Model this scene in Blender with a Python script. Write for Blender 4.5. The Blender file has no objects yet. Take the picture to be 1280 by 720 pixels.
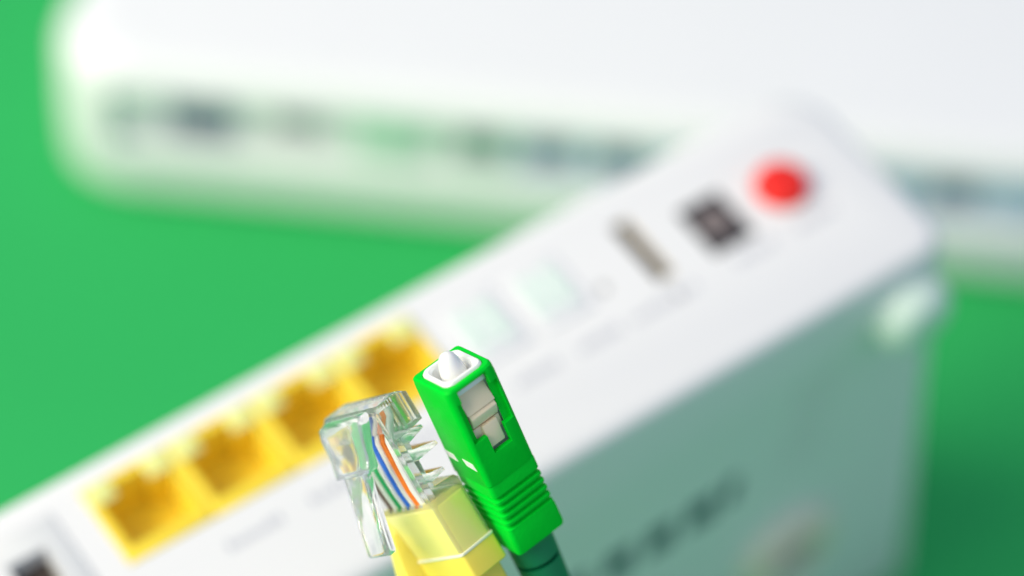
import bpy, bmesh, math, random
from mathutils import Vector, Matrix
random.seed(4)
S = 0.001                                   # all dimensions below are millimetres
scene = bpy.context.scene
C = scene.collection

# ------------------------------------------------------------------ camera
# The camera looks down at the table. "n" is the table's normal seen in camera
# axes; M turns camera axes (x right, y up, z back) into world axes.
FPX = 3560.0                                # focal length in pixels of a 1280 px wide picture
n_c = Vector((0.0483, 0.5915, 0.8048)).normalized()
x_c = (Vector((1, 0, 0)) - n_c * n_c.x).normalized()
y_c = n_c.cross(x_c)
M = Matrix((x_c, y_c, n_c))
CAM_H = 483.0                               # camera height above the table
def ray(x, y, d): return Vector(((x - 640) / FPX * d, (360 - y) / FPX * d, -d))
def world(p): return (M @ p + Vector((0, 0, CAM_H))) * S

cam_data = bpy.data.cameras.new('camera'); cam = bpy.data.objects.new('camera', cam_data)
C.objects.link(cam); scene.camera = cam
cam.matrix_world = Matrix.Translation((0, 0, CAM_H * S)) @ M.to_4x4()
cam_data.sensor_width = 36.0
cam_data.lens = FPX / 1280 * 36.0
cam_data.clip_start = 0.01; cam_data.clip_end = 20
cam_data.dof.use_dof = True
cam_data.dof.focus_distance = 0.3635
cam_data.dof.aperture_fstop = 5.5

# ------------------------------------------------------------------ light
w = bpy.data.worlds.new('World'); scene.world = w; w.use_nodes = True
bg = w.node_tree.nodes['Background']
bg.inputs['Color'].default_value = (0.67, 0.79, 1.06, 1)
bg.inputs['Strength'].default_value = 0.54
def area(name, direction, dist, size, power, col):
    l = bpy.data.lights.new(name, 'AREA'); l.shape = 'RECTANGLE'
    l.size, l.size_y = size; l.energy = power; l.color = col
    o = bpy.data.objects.new(name, l); C.objects.link(o)
    target = world(ray(600, 520, 370))
    d = (M @ Vector(direction)).normalized()
    o.location = target + d * dist
    o.rotation_euler = (-d).to_track_quat('-Z', 'Y').to_euler()
    return o
area('softbox_lamp', (-0.75, 0.24, 0.62), 2.0, (1.5, 1.5), 61.0, (1.0, 0.925, 0.74))

vs = scene.view_settings
vs.view_transform = 'Standard'; vs.look = 'None'; vs.exposure = 0.0; vs.gamma = 1.0
vs.use_curve_mapping = False
cy = scene.cycles
cy.use_denoising = True
cy.max_bounces = 24; cy.transmission_bounces = 20; cy.transparent_max_bounces = 16
cy.diffuse_bounces = 5; cy.glossy_bounces = 8
cy.caustics_refractive = True; cy.caustics_reflective = True
cy.sample_clamp_indirect = 0.0; cy.blur_glossy = 0.6

# ------------------------------------------------------------------ materials
def mat(name, col, rough=0.4, bump=0.0, bscale=600.0, var=0.0, vscale=60.0, trans=0.0, ior=1.5,
        metal=0.0, spec=0.5, sss=0.0, coat=0.0):
    m = bpy.data.materials.new(name); m.use_nodes = True
    nt = m.node_tree; b = nt.nodes['Principled BSDF']
    b.inputs['Base Color'].default_value = (*col, 1)
    b.inputs['Roughness'].default_value = rough
    b.inputs['Metallic'].default_value = metal
    b.inputs['IOR'].default_value = ior
    b.inputs['Transmission Weight'].default_value = trans
    b.inputs['Specular IOR Level'].default_value = spec
    b.inputs['Coat Weight'].default_value = coat
    if sss:
        b.inputs['Subsurface Weight'].default_value = sss
        b.inputs['Subsurface Radius'].default_value = (0.0012, 0.001, 0.0008)
        b.inputs['Subsurface Scale'].default_value = 1.0
    tc = nt.nodes.new('ShaderNodeTexCoord')
    if var:
        no = nt.nodes.new('ShaderNodeTexNoise'); no.inputs['Scale'].default_value = vscale
        no.inputs['Detail'].default_value = 5
        nt.links.new(tc.outputs['Object'], no.inputs['Vector'])
        mx = nt.nodes.new('ShaderNodeMix'); mx.data_type = 'RGBA'
        mx.inputs[6].default_value = (*[c * (1 - var) for c in col], 1)
        mx.inputs[7].default_value = (*[min(1, c * (1 + var)) for c in col], 1)
        nt.links.new(no.outputs['Fac'], mx.inputs[0])
        nt.links.new(mx.outputs[2], b.inputs['Base Color'])
        mr = nt.nodes.new('ShaderNodeMapRange')
        mr.inputs['To Min'].default_value = max(0.0, rough - 0.08); mr.inputs['To Max'].default_value = rough + 0.10
        nt.links.new(no.outputs['Fac'], mr.inputs['Value'])
        nt.links.new(mr.outputs['Result'], b.inputs['Roughness'])
    if bump:
        n2 = nt.nodes.new('ShaderNodeTexNoise'); n2.inputs['Scale'].default_value = bscale
        n2.inputs['Detail'].default_value = 3
        nt.links.new(tc.outputs['Object'], n2.inputs['Vector'])
        bp = nt.nodes.new('ShaderNodeBump'); bp.inputs['Strength'].default_value = bump
        bp.inputs['Distance'].default_value = 0.00005
        nt.links.new(n2.outputs['Fac'], bp.inputs['Height'])
        nt.links.new(bp.outputs['Normal'], b.inputs['Normal'])
    return m

m_table = mat('green_paper', (0.026, 0.415, 0.105), 0.75, 0.3, 900, 0.05, 14, spec=0.2)
m_white = mat('white_plastic', (0.83, 0.83, 0.83), 0.42, 0.3, 1500, 0.015, 30)
m_white2 = mat('white_gloss_plastic', (0.82, 0.83, 0.84), 0.28, 0.2, 1500, 0.015, 30)
m_yellow = mat('yellow_port_plastic', (1.0, 0.75, 0.05), 0.38, 0.2, 1500, 0.04, 80)
m_greyp = mat('grey_port_plastic', (0.42, 0.43, 0.44), 0.45, 0.2, 1500, 0.04, 80)
m_palegrey = mat('pale_grey_port_plastic', (0.74, 0.75, 0.75), 0.45, 0.2, 1500, 0.03, 80)
m_lens = mat('lime_indicator_lens', (0.88, 0.88, 0.30), 0.3, 0.1, 1500, sss=0.2)
m_strip = mat('mint_strip_plastic', (0.68, 0.87, 0.75), 0.35, 0.1)
m_mint = mat('pale_mint_plastic', (0.70, 0.86, 0.75), 0.35, 0.1)
m_dark = mat('dark_plastic_and_hole_shade', (0.07, 0.05, 0.04), 0.5, 0.1, 900, 0.05, 80)  # dark plastic parts; also the painted-in shade of the keyhole
m_black = mat('black_plastic', (0.018, 0.016, 0.018), 0.4, 0.1, 900, 0.05, 80)
m_pin_glint = mat('jack_pin_glint', (0.2, 0.165, 0.16), 0.5, 0.1)
m_red = mat('red_button_plastic', (0.86, 0.018, 0.008), 0.35, 0.1, 900, 0.03, 80)
m_print = mat('grey_print', (0.52, 0.53, 0.58), 0.6, 0.05)
m_mould = mat('dark_blue_print', (0.01, 0.075, 0.11), 0.6, 0.05)
m_cream = mat('cream_plastic', (0.80, 0.76, 0.60), 0.45, 0.1)
m_bluep = mat('blue_port_plastic', (0.03, 0.13, 0.24), 0.4, 0.1)
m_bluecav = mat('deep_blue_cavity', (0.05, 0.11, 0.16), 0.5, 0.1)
m_bluelt = mat('pale_blue_port_plastic', (0.42, 0.58, 0.78), 0.4, 0.1)
m_greenlt = mat('pale_green_port_plastic', (0.42, 0.72, 0.54), 0.4, 0.1)
m_brass = mat('brass_contact', (0.75, 0.60, 0.32), 0.3, metal=1.0)
m_gold = mat('gold_contact', (0.95, 0.70, 0.28), 0.22, metal=1.0)
m_scg = mat('green_connector_plastic', (0.0, 0.62, 0.03), 0.42, 0.8, 1800, 0.08, 420, spec=0.06)
m_boot = mat('dark_green_rubber', (0.0, 0.20, 0.075), 0.5, 0.4, 2200, 0.06, 200)
m_ferr = mat('white_ceramic', (0.88, 0.88, 0.86), 0.22, 0.0, sss=0.15)
m_inner = mat('ivory_plastic', (1.0, 0.80, 0.55), 0.38, 0.2, 2500, 0.03, 300, sss=0.15)
m_dash = mat('white_paint', (0.78, 0.82, 0.78), 0.6, 0.4, 4000, 0.06, 2500)
m_clear = mat('clear_polycarbonate', (0.99, 0.99, 0.99), 0.04, 0.35, 420, trans=0.91, ior=1.44)
m_rim = mat('pale_yellow_plastic', (0.96, 0.92, 0.66), 0.25, 0.1)
m_ybody = mat('yellow_cable_jacket', (1.0, 0.84, 0.24), 0.4, 0.3, 1500, 0.05, 180, sss=0.6, coat=0.8)
m_yboot = mat('yellow_boot_rubber', (0.96, 0.77, 0.10), 0.42, 0.3, 1800, 0.05, 180, sss=0.4)
wire_cols = dict(o=(1.0, 0.22, 0.01), g=(0.01, 0.42, 0.12), b=(0.02, 0.16, 0.72), n=(0.16, 0.10, 0.08), w=(0.86, 0.84, 0.80))
m_wire = {k: mat('wire_' + k, c, 0.4, 0.1, 2000, 0.05, 300) for k, c in wire_cols.items()}

# ------------------------------------------------------------------ helpers
def empty(name, frame=None, loc=None, label=None, cat=None):
    o = bpy.data.objects.new(name, None); C.objects.link(o)
    o.empty_display_size = 0.01
    R = frame.to_4x4() if frame else Matrix.Identity(4)
    o.matrix_world = Matrix.Translation(loc) @ R
    if label: o['label'] = label
    if cat: o['category'] = cat
    return o
def frame_cam(x, y, z):                      # columns = local axes, given in camera axes
    return M @ Matrix((x, y, z)).transposed()
def smooth_by_angle(me, ang=35):
    bm = bmesh.new(); bm.from_mesh(me)
    for f in bm.faces: f.smooth = True
    for e in bm.edges:
        if len(e.link_faces) == 2: e.smooth = e.calc_face_angle(0) < math.radians(ang)
    bm.to_mesh(me); bm.free()
def build(name, bm, m, parent=None, bevel=0.0, seg=2, ang=30, recalc=True, tri_bevel=None):
    if recalc: bmesh.ops.recalc_face_normals(bm, faces=bm.faces)
    if bevel:
        es = [e for e in bm.edges if len(e.link_faces) == 2 and e.calc_face_angle(0) > math.radians(ang)]
        bmesh.ops.bevel(bm, geom=es, offset=bevel, segments=seg, profile=0.5, affect='EDGES', clamp_overlap=True)
    for v in bm.verts: v.co *= S
    me = bpy.data.meshes.new(name); bm.to_mesh(me); bm.free()
    smooth_by_angle(me)
    o = bpy.data.objects.new(name, me); C.objects.link(o)
    me.materials.append(m)
    if parent: o.parent = parent
    return o
def box(bm, x0, x1, y0, y1, z0, z1):
    r = bmesh.ops.create_cube(bm, size=1.0)
    for v in r['verts']:
        v.co = Vector(((x0 + x1) / 2 + v.co.x * (x1 - x0), (y0 + y1) / 2 + v.co.y * (y1 - y0), (z0 + z1) / 2 + v.co.z * (z1 - z0)))
    return r['verts']
def rrect(x0, x1, y0, y1, r, seg=6):
    if not isinstance(r, (list, tuple)): r = (r,) * 4          # corners: x0y0, x1y0, x1y1, x0y1
    pts = []
    for (cx, cy_, a0, rr) in ((x0 + r[0], y0 + r[0], 180, r[0]), (x1 - r[1], y0 + r[1], 270, r[1]),
                              (x1 - r[2], y1 - r[2], 0, r[2]), (x0 + r[3], y1 - r[3], 90, r[3])):
        for k in range(seg + 1):
            a = math.radians(a0 + 90 * k / seg)
            pts.append((cx + rr * math.cos(a), cy_ + rr * math.sin(a)))
    return pts
def loft(bm, rings, cap0=True, cap1=True):
    vs_ = [[bm.verts.new(p) for p in r] for r in rings]
    k = len(rings[0])
    for a, b in zip(vs_, vs_[1:]):
        for i in range(k):
            bm.faces.new((a[i], a[(i + 1) % k], b[(i + 1) % k], b[i]))
    if cap0: bm.faces.new(list(reversed(vs_[0])))
    if cap1: bm.faces.new(vs_[-1])
def lathe(bm, prof, cx=0, cy_=0, seg=32):            # prof: (r, z) from bottom to top
    rings = [[(cx + r * math.cos(2 * math.pi * k / seg), cy_ + r * math.sin(2 * math.pi * k / seg), z) for k in range(seg)] for r, z in prof]
    loft(bm, rings)
def prism(bm, poly, fn, h0, h1):                     # poly of 2D points, fn(p, h) -> 3D
    a = [bm.verts.new(fn(p, h0)) for p in poly]; b = [bm.verts.new(fn(p, h1)) for p in poly]
    k = len(poly)
    for i in range(k): bm.faces.new((a[i], a[(i + 1) % k], b[(i + 1) % k], b[i]))
    bm.faces.new(list(reversed(a))); bm.faces.new(b)
def tube(bm, pts, r, seg=14, caps=True):
    pts = [Vector(p) for p in pts]
    rad = r if isinstance(r, (list, tuple)) else [r] * len(pts)
    rings = []; up = None
    for i, p in enumerate(pts):
        t = (pts[min(i + 1, len(pts) - 1)] - pts[max(i - 1, 0)]).normalized()
        if up is None: up = t.orthogonal().normalized()
        up = (up - t * up.dot(t)).normalized(); sd = t.cross(up)
        rings.append([p + (up * math.cos(2 * math.pi * k / seg) + sd * math.sin(2 * math.pi * k / seg)) * rad[i] for k in range(seg)])
    loft(bm, rings, caps, caps)
def boolean(o, cutters, solver='EXACT'):
    for bm in cutters:
        bmesh.ops.recalc_face_normals(bm, faces=bm.faces)
        for v in bm.verts: v.co *= S
        me = bpy.data.meshes.new('cut'); bm.to_mesh(me); bm.free()
        c = bpy.data.objects.new('cut', me); C.objects.link(c)
        if o.parent: c.parent = o.parent
        md = o.modifiers.new('b', 'BOOLEAN'); md.operation = 'DIFFERENCE'; md.object = c; md.solver = solver
        bpy.context.view_layer.update()
        dg = bpy.context.evaluated_depsgraph_get()
        new = bpy.data.meshes.new_from_object(o.evaluated_get(dg))
        o.modifiers.clear(); old = o.data; new.name = old.name; o.data = new
        bpy.data.objects.remove(c); bpy.data.meshes.remove(me); bpy.data.meshes.remove(old)
    mats = o.data.materials
    while len(mats) > 1: mats.pop()
    smooth_by_angle(o.data)
def cut_box(*a):
    bm = bmesh.new(); box(bm, *a); return bm
def bez(p0, p1, p2, p3, k=24):
    return [p0 * (1 - t) ** 3 + p1 * 3 * t * (1 - t) ** 2 + p2 * 3 * t * t * (1 - t) + p3 * t ** 3 for t in [i / k for i in range(k + 1)]]

# ------------------------------------------------------------------ table
bm = bmesh.new(); box(bm, -1500, 1500, -1200, 1800, -12, 0)
t = build('table_surface', bm, m_table); t['kind'] = 'structure'; t['label'] = 'plain green paper covered table'

# ------------------------------------------------------------------ near router, standing on its edge
NEAR_SCALE = 430 / 415
H = (483.0 - 362.08) / NEAR_SCALE
u_c = Vector((0.8137, 0.4441, -0.3752)); u_c = (u_c - n_c * u_c.dot(n_c)).normalized()
v_c = u_c.cross(n_c)
P0 = ray(690, 588, 430)
near = empty('wireless_router', frame_cam(u_c, -v_c, n_c), world(P0 - n_c * H * NEAR_SCALE),
             'white router standing upright with yellow network ports and red power button', 'router')
print('near base', near.location.z); near.location.z = 0.0; near.scale = (NEAR_SCALE,) * 3
bm = bmesh.new()
rings = []
def near_ring(z, ins):
    f = 0.14 * (H - z)
    return [(p[0], p[1], z) for p in rrect(-135 - f + ins, 77.5 + f + ins * -1, 0 + ins, 39 - ins * 1.6, (7 - ins * .6, 5 - ins * .6, 9 - ins * .6, 9 - ins * .6), 8)]
for z, ins in ((0, 2.0), (0.6, 0.6), (2.0, 0.0), (40, 0), (80, 0), (H - 2.2, 0.0), (H - 1.1, 0.25), (H - 0.4, 0.9), (H, 2.0)):
    rings.append(near_ring(z, ins))
loft(bm, rings)
body = build('casing', bm, m_white, near)
cuts = [cut_box(-77, -64, 20, 34, H - 14, H + 2), cut_box(-59.0, -2.0, 20.2, 34.8, H - 13, H + 2),
        cut_box(1.5, 11.5, 20.5, 32, H - 11, H + 2), cut_box(13.5, 23.0, 20.5, 32, H - 11, H + 2),
        cut_box(33.7, 36.9, 18.6, 31.2, H - 9, H + 2), cut_box(44.0, 52.2, 17.8, 27.8, H - 9, H + 2)]
for (cx, cy_, r, d) in ((26, 22.3, .9, 6), (61.2, 22.8, 4.6, 4)):
    b = bmesh.new(); lathe(b, ((r, H - d), (r, H + 2)), cx, cy_, 28); cuts.append(b)
# ventilation slots on the broad side
for k in range(5):
    cuts.append(cut_box(49.5 + k * 1.9, 50.1 + k * 1.9, -1, .35, H - 44, H - 18))
# wall-mount keyhole
b = bmesh.new()
ring = [[(55 + r * math.cos(a), y, H - 72 + r * math.sin(a)) for a in [2 * math.pi * k / 28 for k in range(28)]] for r, y in ((5.5, 6), (5.5, -2))]
loft(b, ring); cuts.append(b)
boolean(body, cuts)

def jack(name, x0, x1, y0, y1, depth, m, parent, open_in, notch=None, proud=0.3):
    bm = bmesh.new(); box(bm, x0 + .1, x1 - .1, y0 + .1, y1 - .1, H - depth, H + proud)
    o = build(name, bm, m, parent, bevel=0.25)
    a, b_, c, d = open_in
    cs = [cut_box(a, b_, c, d, H - depth + 1.0, H + 3)]
    if notch:
        for q in notch: cs.append(cut_box(*q, H - depth + 1.0, H + 3))
    boolean(o, cs)
    return o
pitch = 57.0 / 4
first = None
for k in range(4):
    x0 = -59.0 + k * pitch
    if first is None:
        first = jack('network_port', x0, x0 + pitch, 20.2, 34.8, 9.0, m_yellow, near, (x0 + 1.5, x0 + pitch - 1.3, 22.6, 31.4),
                     [(x0 + 4.2, x0 + pitch - 4.2, 31.2, 33.2)])
        o = first
    else:
        o = first.copy(); C.objects.link(o); o.parent = near; o.location.x = k * pitch * S
    for (la, lb) in ((.3, 4.5), (pitch - 4.5, pitch - .3)):
        bm = bmesh.new(); box(bm, x0 + la, x0 + lb, 31.0, 34.6, H + .1, H + .5)
        c = build('indicator_lens', bm, m_lens, o, bevel=.15); c.location.x = -o.location.x if o is not first else 0
    for j in range(8):
        bm = bmesh.new(); xx = x0 + pitch / 2 - 3.6 + j * 1.02
        tube(bm, [(xx, 23.0, H - 7.8), (xx, 23.2, H - 3), (xx, 25.5, H - 7)], 0.22, 6)
        c = build('contact', bm, m_brass, o); c.location.x = -o.location.x if o is not first else 0
jack('line_port', -77, -64, 20, 34, 13.5, m_palegrey, near, (-73.6, -67.6, 23.2, 29.4))
bm = bmesh.new(); box(bm, -73.5, -67.7, 23.3, 29.3, H - 12.4, H - 3); build('cavity_block', bm, m_dark, near, bevel=.2)
for (a, b_) in ((1.5, 11.5), (13.5, 23.0)):
    o = jack('phone_port', a, b_, 20.5, 32, 10.5, m_white2, near, (a + 1.4, b_ - 1.4, 22.4, 30.6))
    bm = bmesh.new(); box(bm, a + 1.41, b_ - 1.41, 22.41, 30.59, H - 9.4, H + .2); sh = build('dust_shutter', bm, m_white2, o, bevel=.15)
    for dx in (-1.9, 1.9):
        bm = bmesh.new(); box(bm, (a + b_) / 2 + dx - 1.0, (a + b_) / 2 + dx + 1.0, 22.8, 30.4, H, H + .35); build('shutter_strip', bm, m_strip, sh, bevel=.15)
# USB socket
bm = bmesh.new(); box(bm, 33.75, 36.85, 18.7, 31.1, H - 8.8, H - .2)
usb = build('usb_port', bm, m_brass, near, bevel=.15)
boolean(usb, [cut_box(34.0, 36.2, 19.1, 30.7, H - 8, H + 1)])
bm = bmesh.new(); box(bm, 35.3, 36.1, 19.6, 30.2, H - 8, H - 1.0); build('tongue', bm, m_dark, usb, bevel=.1)
bm = bmesh.new(); box(bm, 34.02, 36.18, 19.15, 30.65, H - 7.9, H - 5.0); build('cavity_block', bm, m_black, usb)
# power jack
bm = bmesh.new(); box(bm, 44.1, 52.1, 17.9, 27.7, H - 8.9, H + .15)
dc = build('power_jack', bm, m_black, near, bevel=.2)
b = bmesh.new(); lathe(b, ((2.9, H - 8), (2.9, H + 2)), 48.1, 23.1, 28); boolean(dc, [b])
bm = bmesh.new(); lathe(bm, ((2.8, H - 8.2), (2.8, H - .1), (2.6, H + .1)), 48.1, 23.1, 20); build('pin_glint_disc', bm, m_pin_glint, dc)  # oversized disc fills the hole; its grey paints in the pin's blurred reflection
# power button
bm = bmesh.new(); lathe(bm, ((4.2, H - 3.9), (4.2, H + 1.2), (4.0, H + 1.7), (3.5, H + 2.0), (0.2, H + 2.2)), 61.2, 22.8, 36)
build('power_button', bm, m_red, near)
# printed captions, too small to read
for (x0, k) in ((-71, 5), (-46, 7), (-32, 6), (-17, 6), (-6, 4), (4.5, 6), (16, 6), (26, 7), (34.5, 3), (46, 6), (58, 6)):
    for j in range(k):
        hh = random.choice((1.3, 1.7, 1.7))
        bm = bmesh.new(); box(bm, x0 + j * 1.35, x0 + j * 1.35 + .85, 14.2, 14.2 + hh, H - .05, H + .04); build('printed_mark', bm, m_print, near)
# dark moulded lettering strip on the broad side (out of focus, unreadable)
for (xc, zc, ww, hh) in ((8, 41.5, 4.2, 7), (16.3, 41.5, 5.6, 7.5), (24.6, 41.5, 5.6, 7.5), (33, 41.0, 6.0, 7.5), (38.8, 39.5, 2.8, 7)):
    bm = bmesh.new(); box(bm, xc - ww / 2, xc + ww / 2, -.06, .05, H - zc - hh / 2, H - zc + hh / 2); build('printed_mark', bm, m_mould, near)
# raised ring round the keyhole, and rubber foot
bm = bmesh.new()
prof = ((5.5, 0.4), (5.5, -2.4), (6.2, -3.2), (8.4, -3.2), (9.4, -2.4), (9.8, 0.4))
rings = [[(55 + r * math.cos(a), y, H - 72 + r * math.sin(a)) for a in [2 * math.pi * k / 32 for k in range(32)]] for r, y in prof]
loft(bm, rings, False, False); build('mount_ring', bm, m_cream, near)
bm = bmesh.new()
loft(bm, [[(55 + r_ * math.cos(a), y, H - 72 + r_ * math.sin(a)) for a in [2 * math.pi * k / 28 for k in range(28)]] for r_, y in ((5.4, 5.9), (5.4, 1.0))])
build('hole_shade_plug', bm, m_dark, near)  # dark plug in the keyhole, its colour standing in for the hole's shade
def foot(cx, cz):
    bm = bmesh.new()
    rings = []
    for ins, y in ((0, .3), (0, -2.6), (.5, -4.2), (1.5, -5.3), (3.0, -5.9)):
        rings.append([(p[0], y, p[1]) for p in rrect(cx - 6.8 + ins, cx + 6.8 - ins, cz - 6.5 + ins, cz + 6.5 - ins, max(.5, 6.4 - ins), 6)])
    loft(bm, rings); return build('foot_pad', bm, m_mint, near)
foot(69.5, H - 11.5); foot(-128, H - 13.0)

# ------------------------------------------------------------------ far router, lying flat
e1 = Vector((0.99487, -0.10019, 0.01395)); e1 = (e1 - n_c * e1.dot(n_c)).normalized()
e2 = n_c.cross(e1)
far = empty('wireless_router', frame_cam(e1, e2, n_c), world(ray(400, 262, 610)),
            'white router lying flat behind the upright one, blue and dark sockets in a recessed strip', 'router')
print('far base', far.location.z); far.location.z = 0.0; far.scale = (610 / 640,) * 3
HB = 44.0
bm = bmesh.new(); rings = []
FY = -3.0                                             # front of the casing overhangs its rounded underside
for z, ins in ((0, 6), (.25, 4.3), (.8, 3.0), (1.8, 1.8), (3.0, .8), (4.5, .2), (6, 0), (18, 0), (37, 0.6), (40.3, 1.6), (42.5, 3.4), (43.6, 6), (HB, 10)):
    ring = []
    for p in rrect(-66.5 + ins, 285 - ins, FY + ins * .9, 210 - ins, max(3, 26 - ins * .7), 12):
        ring.append((p[0] + .42 * max(0, p[1]) * max(0, min(1, (100 - p[0]) / 150)), p[1], z))
    rings.append(ring)
loft(bm, rings)
fb = build('casing', bm, m_white2, far)
boolean(fb, [cut_box(-46, 262, FY - 5, FY + 5.0, 18.5, 37.0)])
def fport(name, x, z, wd, ht, m, m_in=None, proud=1.2):
    z += 1.6
    bm = bmesh.new(); box(bm, x - wd / 2, x + wd / 2, FY + 5.0 - proud, FY + 5.4, z - ht / 2, z + ht / 2)
    o = build(name, bm, m, far, bevel=.3)
    if m_in:
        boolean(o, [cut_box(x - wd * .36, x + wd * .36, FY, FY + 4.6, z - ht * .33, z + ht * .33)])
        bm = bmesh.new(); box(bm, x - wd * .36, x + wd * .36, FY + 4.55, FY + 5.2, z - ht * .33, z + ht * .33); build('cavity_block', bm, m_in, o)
    return o
fport('power_jack', -26, 25.0, 15, 11, m_bluep, m_bluecav)
fport('usb_port', -5, 26.5, 14, 9, m_palegrey, m_bluecav)
fport('network_port', 15.5, 25, 16, 13, m_greenlt)
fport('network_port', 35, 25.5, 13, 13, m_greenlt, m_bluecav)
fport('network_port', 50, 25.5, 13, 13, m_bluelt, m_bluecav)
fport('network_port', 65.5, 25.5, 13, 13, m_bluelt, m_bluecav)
fport('network_port', 81, 25.5, 13, 13, m_bluelt)
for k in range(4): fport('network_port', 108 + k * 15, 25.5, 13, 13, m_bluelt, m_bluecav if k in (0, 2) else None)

# ------------------------------------------------------------------ fibre connector (standing on its cable)
def ortho(a, c):
    a = Vector(a).normalized(); c = Vector(c); c = (c - a * c.dot(a)).normalized()
    z = -a; y = c; x = y.cross(z)
    return x, y, z
sx, sy, sz = ortho((.350, -.806, -.478), (.759, .542, -.36))
BX, CY, LT = 4.05, 3.72, 25.0
SC_SCALE = 1.07
o_sc = ray(557.5, 494.5, 356.5) + (sy * CY - sx * BX) * SC_SCALE      # nose centre
fib = empty('fiber_connector', frame_cam(sx, sy, sz), world(o_sc),
            'green square fiber optic connector with white ferrule, in front of the upright router', 'connector')
fib.scale = (SC_SCALE,) * 3
bpy.context.view_layer.update()
# outer sleeve
bm = bmesh.new()
poly = rrect(-BX, BX, -CY, CY, (.5, .75, 1.25, .5), 3)
def inset(p, d): return (p[0] * (1 - d / BX), p[1] * (1 - d / CY))
rings = [[(*inset(p, d), z) for p in poly] for d, z in ((0.12, -14.4), (0.0, -14.2), (0.0, -1.3), (0.06, -.25), (0.28, 0.0))]
loft(bm, rings)
hs = build('housing', bm, m_scg, fib)
bo = bmesh.new(); loft(bo, [[(p[0], p[1], z) for p in rrect(-3.25, 3.25, -2.95, 2.95, 1.2, 5)] for z in (-13.0, 1.0)])
cs = [bo]
def window(sgn):
    xi, xo = (1.5, 6.0)
    def seg_(y0, y1, t0, t1, x0, x1):
        b = bmesh.new(); xs = sorted((sgn * x0, sgn * x1)); box(b, xs[0], xs[1], y0, y1, -t1, -t0); return b
    out = [seg_(-2.15, 2.05, 1.7, 8.0, 1.0, 6.0),       # deep opening
           seg_(-1.05, 1.65, 7.0, 10.6, 1.0, 6.0),      # notch
           seg_(-2.95, 3.05, 2.2, 8.0, BX - .75, 6.0)]  # shallow step round it
    # slanted lead-in below the rim
    b = bmesh.new()
    pr = [(sgn * (BX + .4), -.25), (sgn * (BX + .4), -2.6), (sgn * (BX - .9), -2.0), (sgn * (BX - .9), -1.2), (sgn * (BX - .02), -.45)]
    prism(b, pr, lambda p, h: (p[0], h, p[1]), -2.3, 2.1); out.append(b)
    return out
cs += window(1) + window(-1)
boolean(hs, cs)
md = hs.modifiers.new('edge', 'BEVEL'); md.width = .12 * S; md.segments = 2; md.limit_method = 'ANGLE'; md.angle_limit = math.radians(40); md.harden_normals = False
# white inner body with a funnel round the ferrule
bm = bmesh.new()
def rr_ring(hx, hy, r, z): return [(p[0], p[1], z) for p in rrect(-hx, hx, -hy, hy, r, 8)]
rings = [rr_ring(3.1, 2.8, 1.1, -13.2), rr_ring(3.15, 2.85, 1.1, -2.0), rr_ring(3.15, 2.85, 1.1, .05), rr_ring(3.0, 2.7, 1.1, .3),
         rr_ring(2.65, 2.35, 1.3, .3), rr_ring(2.45, 2.15, 1.6, .0), rr_ring(2.2, 2.0, 1.8, -2.2), rr_ring(1.9, 1.8, 1.7, -4.2)]
loft(bm, rings)
inner = build('inner_body', bm, m_ferr, fib)
cs = []
for s_ in (1, -1):
    xs = sorted((s_ * 2.35, s_ * 5)); cs.append(cut_box(xs[0], xs[1], -4, 4, -12, -1.75))
boolean(inner, cs)
# ivory latch plate seen through the window
for s_ in (1, -1):
    bm = bmesh.new()
    def pl(y0, y1, t0, t1, x0, x1):
        xs = sorted((s_ * x0, s_ * x1)); box(bm, xs[0], xs[1], y0, y1, -t1, -t0)
    prism(bm, [(s_ * 2.36, -1.8), (s_ * 2.45, -1.8), (s_ * 3.6, -4.6), (s_ * 2.36, -4.6)], lambda p, h: (p[0], h, p[1]), -2.1, 2.0)
    lp = build('latch_plate', bm, m_inner, fib, bevel=.12)
    bm = bmesh.new()
    pr = [(2.36, -4.7), (3.3, -4.62), (3.75, -5.2), (3.5, -5.9), (3.1, -6.7), (2.36, -6.9)]
    prism(bm, [(s_ * p[0], p[1]) for p in pr], lambda p, h: (p[0], h, p[1]), -1.95, 1.9)
    build('latch_rib', bm, m_inner, fib, bevel=.12)
    bm = bmesh.new(); pl(-.95, 1.35, 6.95, 10.2, 2.36, 3.4); build('latch_tongue', bm, m_inner, fib, bevel=.25)
    bm = bmesh.new(); pl(-2.05, 1.95, 6.95, 8.6, 2.36, 2.9); build('latch_base', bm, m_inner, fib, bevel=.1)
# ferrule with angled tip
bm = bmesh.new(); lathe(bm, ((1.7, -5), (1.6, -.2), (1.45, .6), (1.25, 1.3), (1.0, 1.85), (.7, 2.2), (.35, 2.38), (.08, 2.42)), 0, 0, 36); build('ferrule', bm, m_ferr, fib)
# printed dashes
for (xa, xb) in ((-3.7, -1.15), (.35, 3.1)):
    bm = bmesh.new()
    pr = [(xa, -10.85), (xb - .45, -10.9), (xb, -11.85), (xa + .5, -11.75)]
    prism(bm, pr, lambda p, h: (p[0], h, p[1]), -CY - .06, -CY + .05); build('printed_dash', bm, m_dash, fib)
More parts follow.
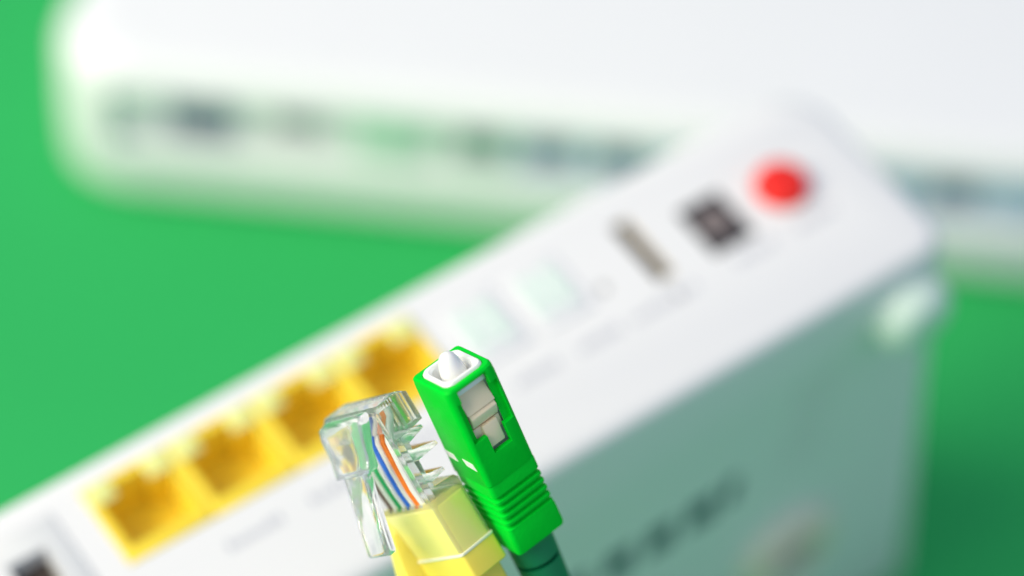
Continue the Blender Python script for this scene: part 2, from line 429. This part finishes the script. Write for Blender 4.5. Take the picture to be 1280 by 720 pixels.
# ribbed grip
bm = bmesh.new()
z = -14.15; rings = []
def gr(d, z): return [(*inset(p, d), z) for p in rrect(-BX, BX, -CY, CY, (.5, .6, .6, .5), 3)]
rings += [gr(.55, -13.2), gr(.5, -14.1), gr(.18, -14.2), gr(.12, -14.5), gr(.12, -16.0)]
zz = -16.0
for k in range(5):
    rings += [gr(.12, zz - .02), gr(.62, zz - .22), gr(.62, zz - .58), gr(.12, zz - .78), gr(.12, zz - 1.06)]
    zz -= 1.08
rings += [gr(.06, zz - .3), gr(0.02, -24.4), gr(.12, -24.85), gr(.45, -25.0)]
loft(bm, rings); build('grip', bm, m_scg, fib)
# strain-relief boot with slots, and cable
bm = bmesh.new(); prof = [(2.2, -25.6 - 24), (2.25, -49), (2.95, -28), (3.0, -24.8)]
lathe(bm, prof, 0, 0, 36)
boot = build('strain_relief_boot', bm, m_boot, fib)
cs = []
for k in range(7):
    zc = -29.0 - k * 2.6
    sgn = 1 if k % 2 == 0 else -1
    b = bmesh.new(); a0 = -.3 if sgn > 0 else math.pi - .3
    box(b, -6, 6, 0, 6, -.32, .32)
    R = Matrix.Rotation(math.radians(-118 if sgn > 0 else 62), 4, 'Z') @ Matrix.Translation((0, .9, 0))
    bmesh.ops.transform(b, matrix=Matrix.Translation((0, 0, zc)) @ R, verts=b.verts); cs.append(b)
boolean(boot, cs)
def cable(name, root, z0, r, m, run, drop_dir):
    bpy.context.view_layer.update()
    mw = root.matrix_world
    p0 = mw @ Vector((0, 0, (z0 + 6) * S)); ax = (mw.to_3x3() @ Vector((0, 0, -1))).normalized()
    hd = drop_dir.copy(); hd.z = 0; hd.normalize()
    end = Vector((p0.x, p0.y, 0)) + hd * 0.16; end.z = r * S
    pts = bez(p0, p0 + ax * 0.09, end - hd * 0.12, end, 40)
    sd = Vector((-hd.y, hd.x, 0))
    pts += bez(end, end + hd * .1, end + hd * .2 + sd * run * .05, end + hd * .34 + sd * run * .13, 24)[1:]
    inv = mw.inverted()
    bm = bmesh.new(); tube(bm, [(inv @ p) / S for p in pts], r, 14)
    return build(name, bm, m, root)
hdir = M @ (v_c)                                     # away from the upright router's broad side
cable('cable', fib, -47, 1.5, m_yboot, -1, hdir + (M @ u_c) * .3)

# ------------------------------------------------------------------ network plug (clear, on a yellow cable)
rx, ry, rz = ortho((.500, -.849, -.17), (.672, .504, -.544))
o_rj = ray(467, 511, 363) - rx * 13.2 * 1.018
plug = empty('network_plug', frame_cam(rx, ry, rz), world(o_rj),
             'clear plastic network plug with coloured wires and yellow cable', 'plug')
W = 13.2
plug.scale = (1.018,) * 3
bpy.context.view_layer.update()
prof = [(0.0, .5), (0.0, 4.3), (.7, 5.4), (4.75, 5.4), (4.95, 3.4), (5.25, 4.75), (5.75, 4.85), (6.3, 1.9), (7.2, 1.8), (8.05, 5.35), (8.6, 5.45),
        (8.8, 1.8), (10.8, 1.7), (11.35, 4.3), (11.85, 4.4), (12.1, 1.8), (12.7, 1.8), (13.0, 5.0), (13.5, 5.45), (22.0, 5.45), (22.0, 0), (.5, 0)]
bm = bmesh.new(); prism(bm, prof, lambda p, h: (h, p[1], -p[0]), 0.0, W)
pb = build('plug_body', bm, m_clear, plug)
cs = []
for k in range(8):
    xc = W / 2 + (k - 3.5) * 1.22
    cs.append(cut_box(xc - .27, xc + .27, 3.6, 6.5, -4.6, .6))
# hollow wire channel
cs += [cut_box(1.6, W - 1.2, -.5, 1.5, -14.2, -3.6), cut_box(1.1, W - 1.1, .43, 3.4, -5.2, -1.0)]
boolean(pb, cs)
md = pb.modifiers.new('edge', 'BEVEL'); md.width = .13 * S; md.segments = 2; md.limit_method = 'ANGLE'; md.angle_limit = math.radians(28)
for k in range(8):
    xc = W / 2 + (k - 3.5) * 1.22
    bm = bmesh.new(); box(bm, xc - .16, xc + .16, 3.7, 4.7, -4.4, -.5); build('contact', bm, m_gold, plug, bevel=.05)
# latch lever
def lever(bm, secs):                                  # (t, y_top, thickness, half width)
    rings = []
    for (t_, y_, th, hw) in secs:
        rings.append([(W / 2 - hw, y_, -t_), (W / 2 + hw, y_, -t_), (W / 2 + hw, y_ + th, -t_), (W / 2 - hw, y_ + th, -t_)])
    loft(bm, rings)
bm = bmesh.new()
lever(bm, [(.1, -1.0, .96, 4.6), (.5, -2.1, 2.06, 4.9), (1.8, -2.6, 1.9, 4.9), (4.5, -3.2, 1.5, 4.3), (6.6, -3.9, 1.7, 4.2), (6.9, -3.95, 1.5, 4.1), (6.95, -3.85, 1.2, 2.6),
           (11, -4.95, 1.15, 2.6), (16.9, -6.6, 1.15, 2.65), (17.3, -6.5, .9, 2.5)])
build('latch_lever', bm, m_clear, plug, bevel=.14)
# wires
order = 'wowbwgwn'
for k, ch in enumerate(order):
    i = 3.5 - k
    xa = W / 2 + i * 1.24; xb = W / 2 + i * 1.08
    pts = [(xa, 2.75, -1.15), (xa, 2.6, -2.4), (xa, 1.5, -3.6), (xa, .75, -5.0), ((xa + xb) / 2, .55, -9), (xb, .55, -12), (xb, .8, -15.0)]
    bm = bmesh.new(); tube(bm, pts, .5, 12); build('wire', bm, m_wire[ch], plug)
# cable jacket inside the plug
bm = bmesh.new()
rings = [[(p[0], p[1], z) for p in rrect(-.04 + d, W + .04 - d, -.04 + d, 5.49 - d, .75, 5)] for z, d in ((-22.0, 0), (-15.3, 0), (-15.0, .03), (-14.7, .25), (-14.3, .7))]
loft(bm, rings); jk = build('cable_jacket', bm, m_ybody, plug)
# raised rib of the boot on the latch side
bm = bmesh.new()
rings = [[(x0, 0.02, z), (x1, 0.02, z), (x1 - .5, y, z), (x0, y, z)] for z, y, x0, x1 in ((-15.6, -.05, .2, 1.4), (-17.5, -.75, .1, 2.0), (-22.0, -2.3, -.1, 3.0), (-26.0, -2.9, -.1, 3.2))]
loft(bm, rings); build('boot_rib', bm, m_yboot, plug, bevel=.35, seg=3)
bm = bmesh.new()
loft(bm, [[(p[0], p[1], z) for p in rrect(-.22 - d, W + .22 + d, -.25 - d, 5.7 + d, .5, 4)] for z, d in ((-22.2, 0), (-22.1, .06), (-21.9, .06), (-21.8, 0))])
build('plug_rim', bm, m_rim, plug)
# boot behind the plug
bm = bmesh.new()
def br(x0, x1, y0, y1, r, z): return [(p[0], p[1], z) for p in rrect(x0, x1, y0, y1, r, 4)]
rings = [br(.5, 12.7, .4, 5.2, .5, -21.95), br(-.15, 13.35, -.2, 5.65, .5, -22.05), br(-.2, 13.4, -.25, 5.7, .5, -22.3), br(-.2, 13.4, -.25, 5.7, .5, -25.6), br(.0, 13.2, -.1, 5.5, .5, -25.8),
         br(1.2, 12.0, .3, 5.2, .6, -25.9), br(1.5, 11.7, .3, 5.2, .8, -32), br(3.6, 9.6, -.2, 5.8, 2.6, -40), br(3.8, 9.4, -.1, 5.7, 2.6, -48)]
loft(bm, rings); build('boot', bm, m_yboot, plug)
plug_axis = empty('tmp', plug.matrix_world.to_3x3(), plug.matrix_world @ Vector((6.6 * S, 2.8 * S, 0)))
bpy.context.view_layer.update()
c = cable('cable', plug_axis, -46, 2.6, m_yboot, 1, hdir)
mw = plug_axis.matrix_world.copy(); c.parent = None; c.data.transform(plug.matrix_world.inverted() @ mw); c.parent = plug
bpy.data.objects.remove(plug_axis)
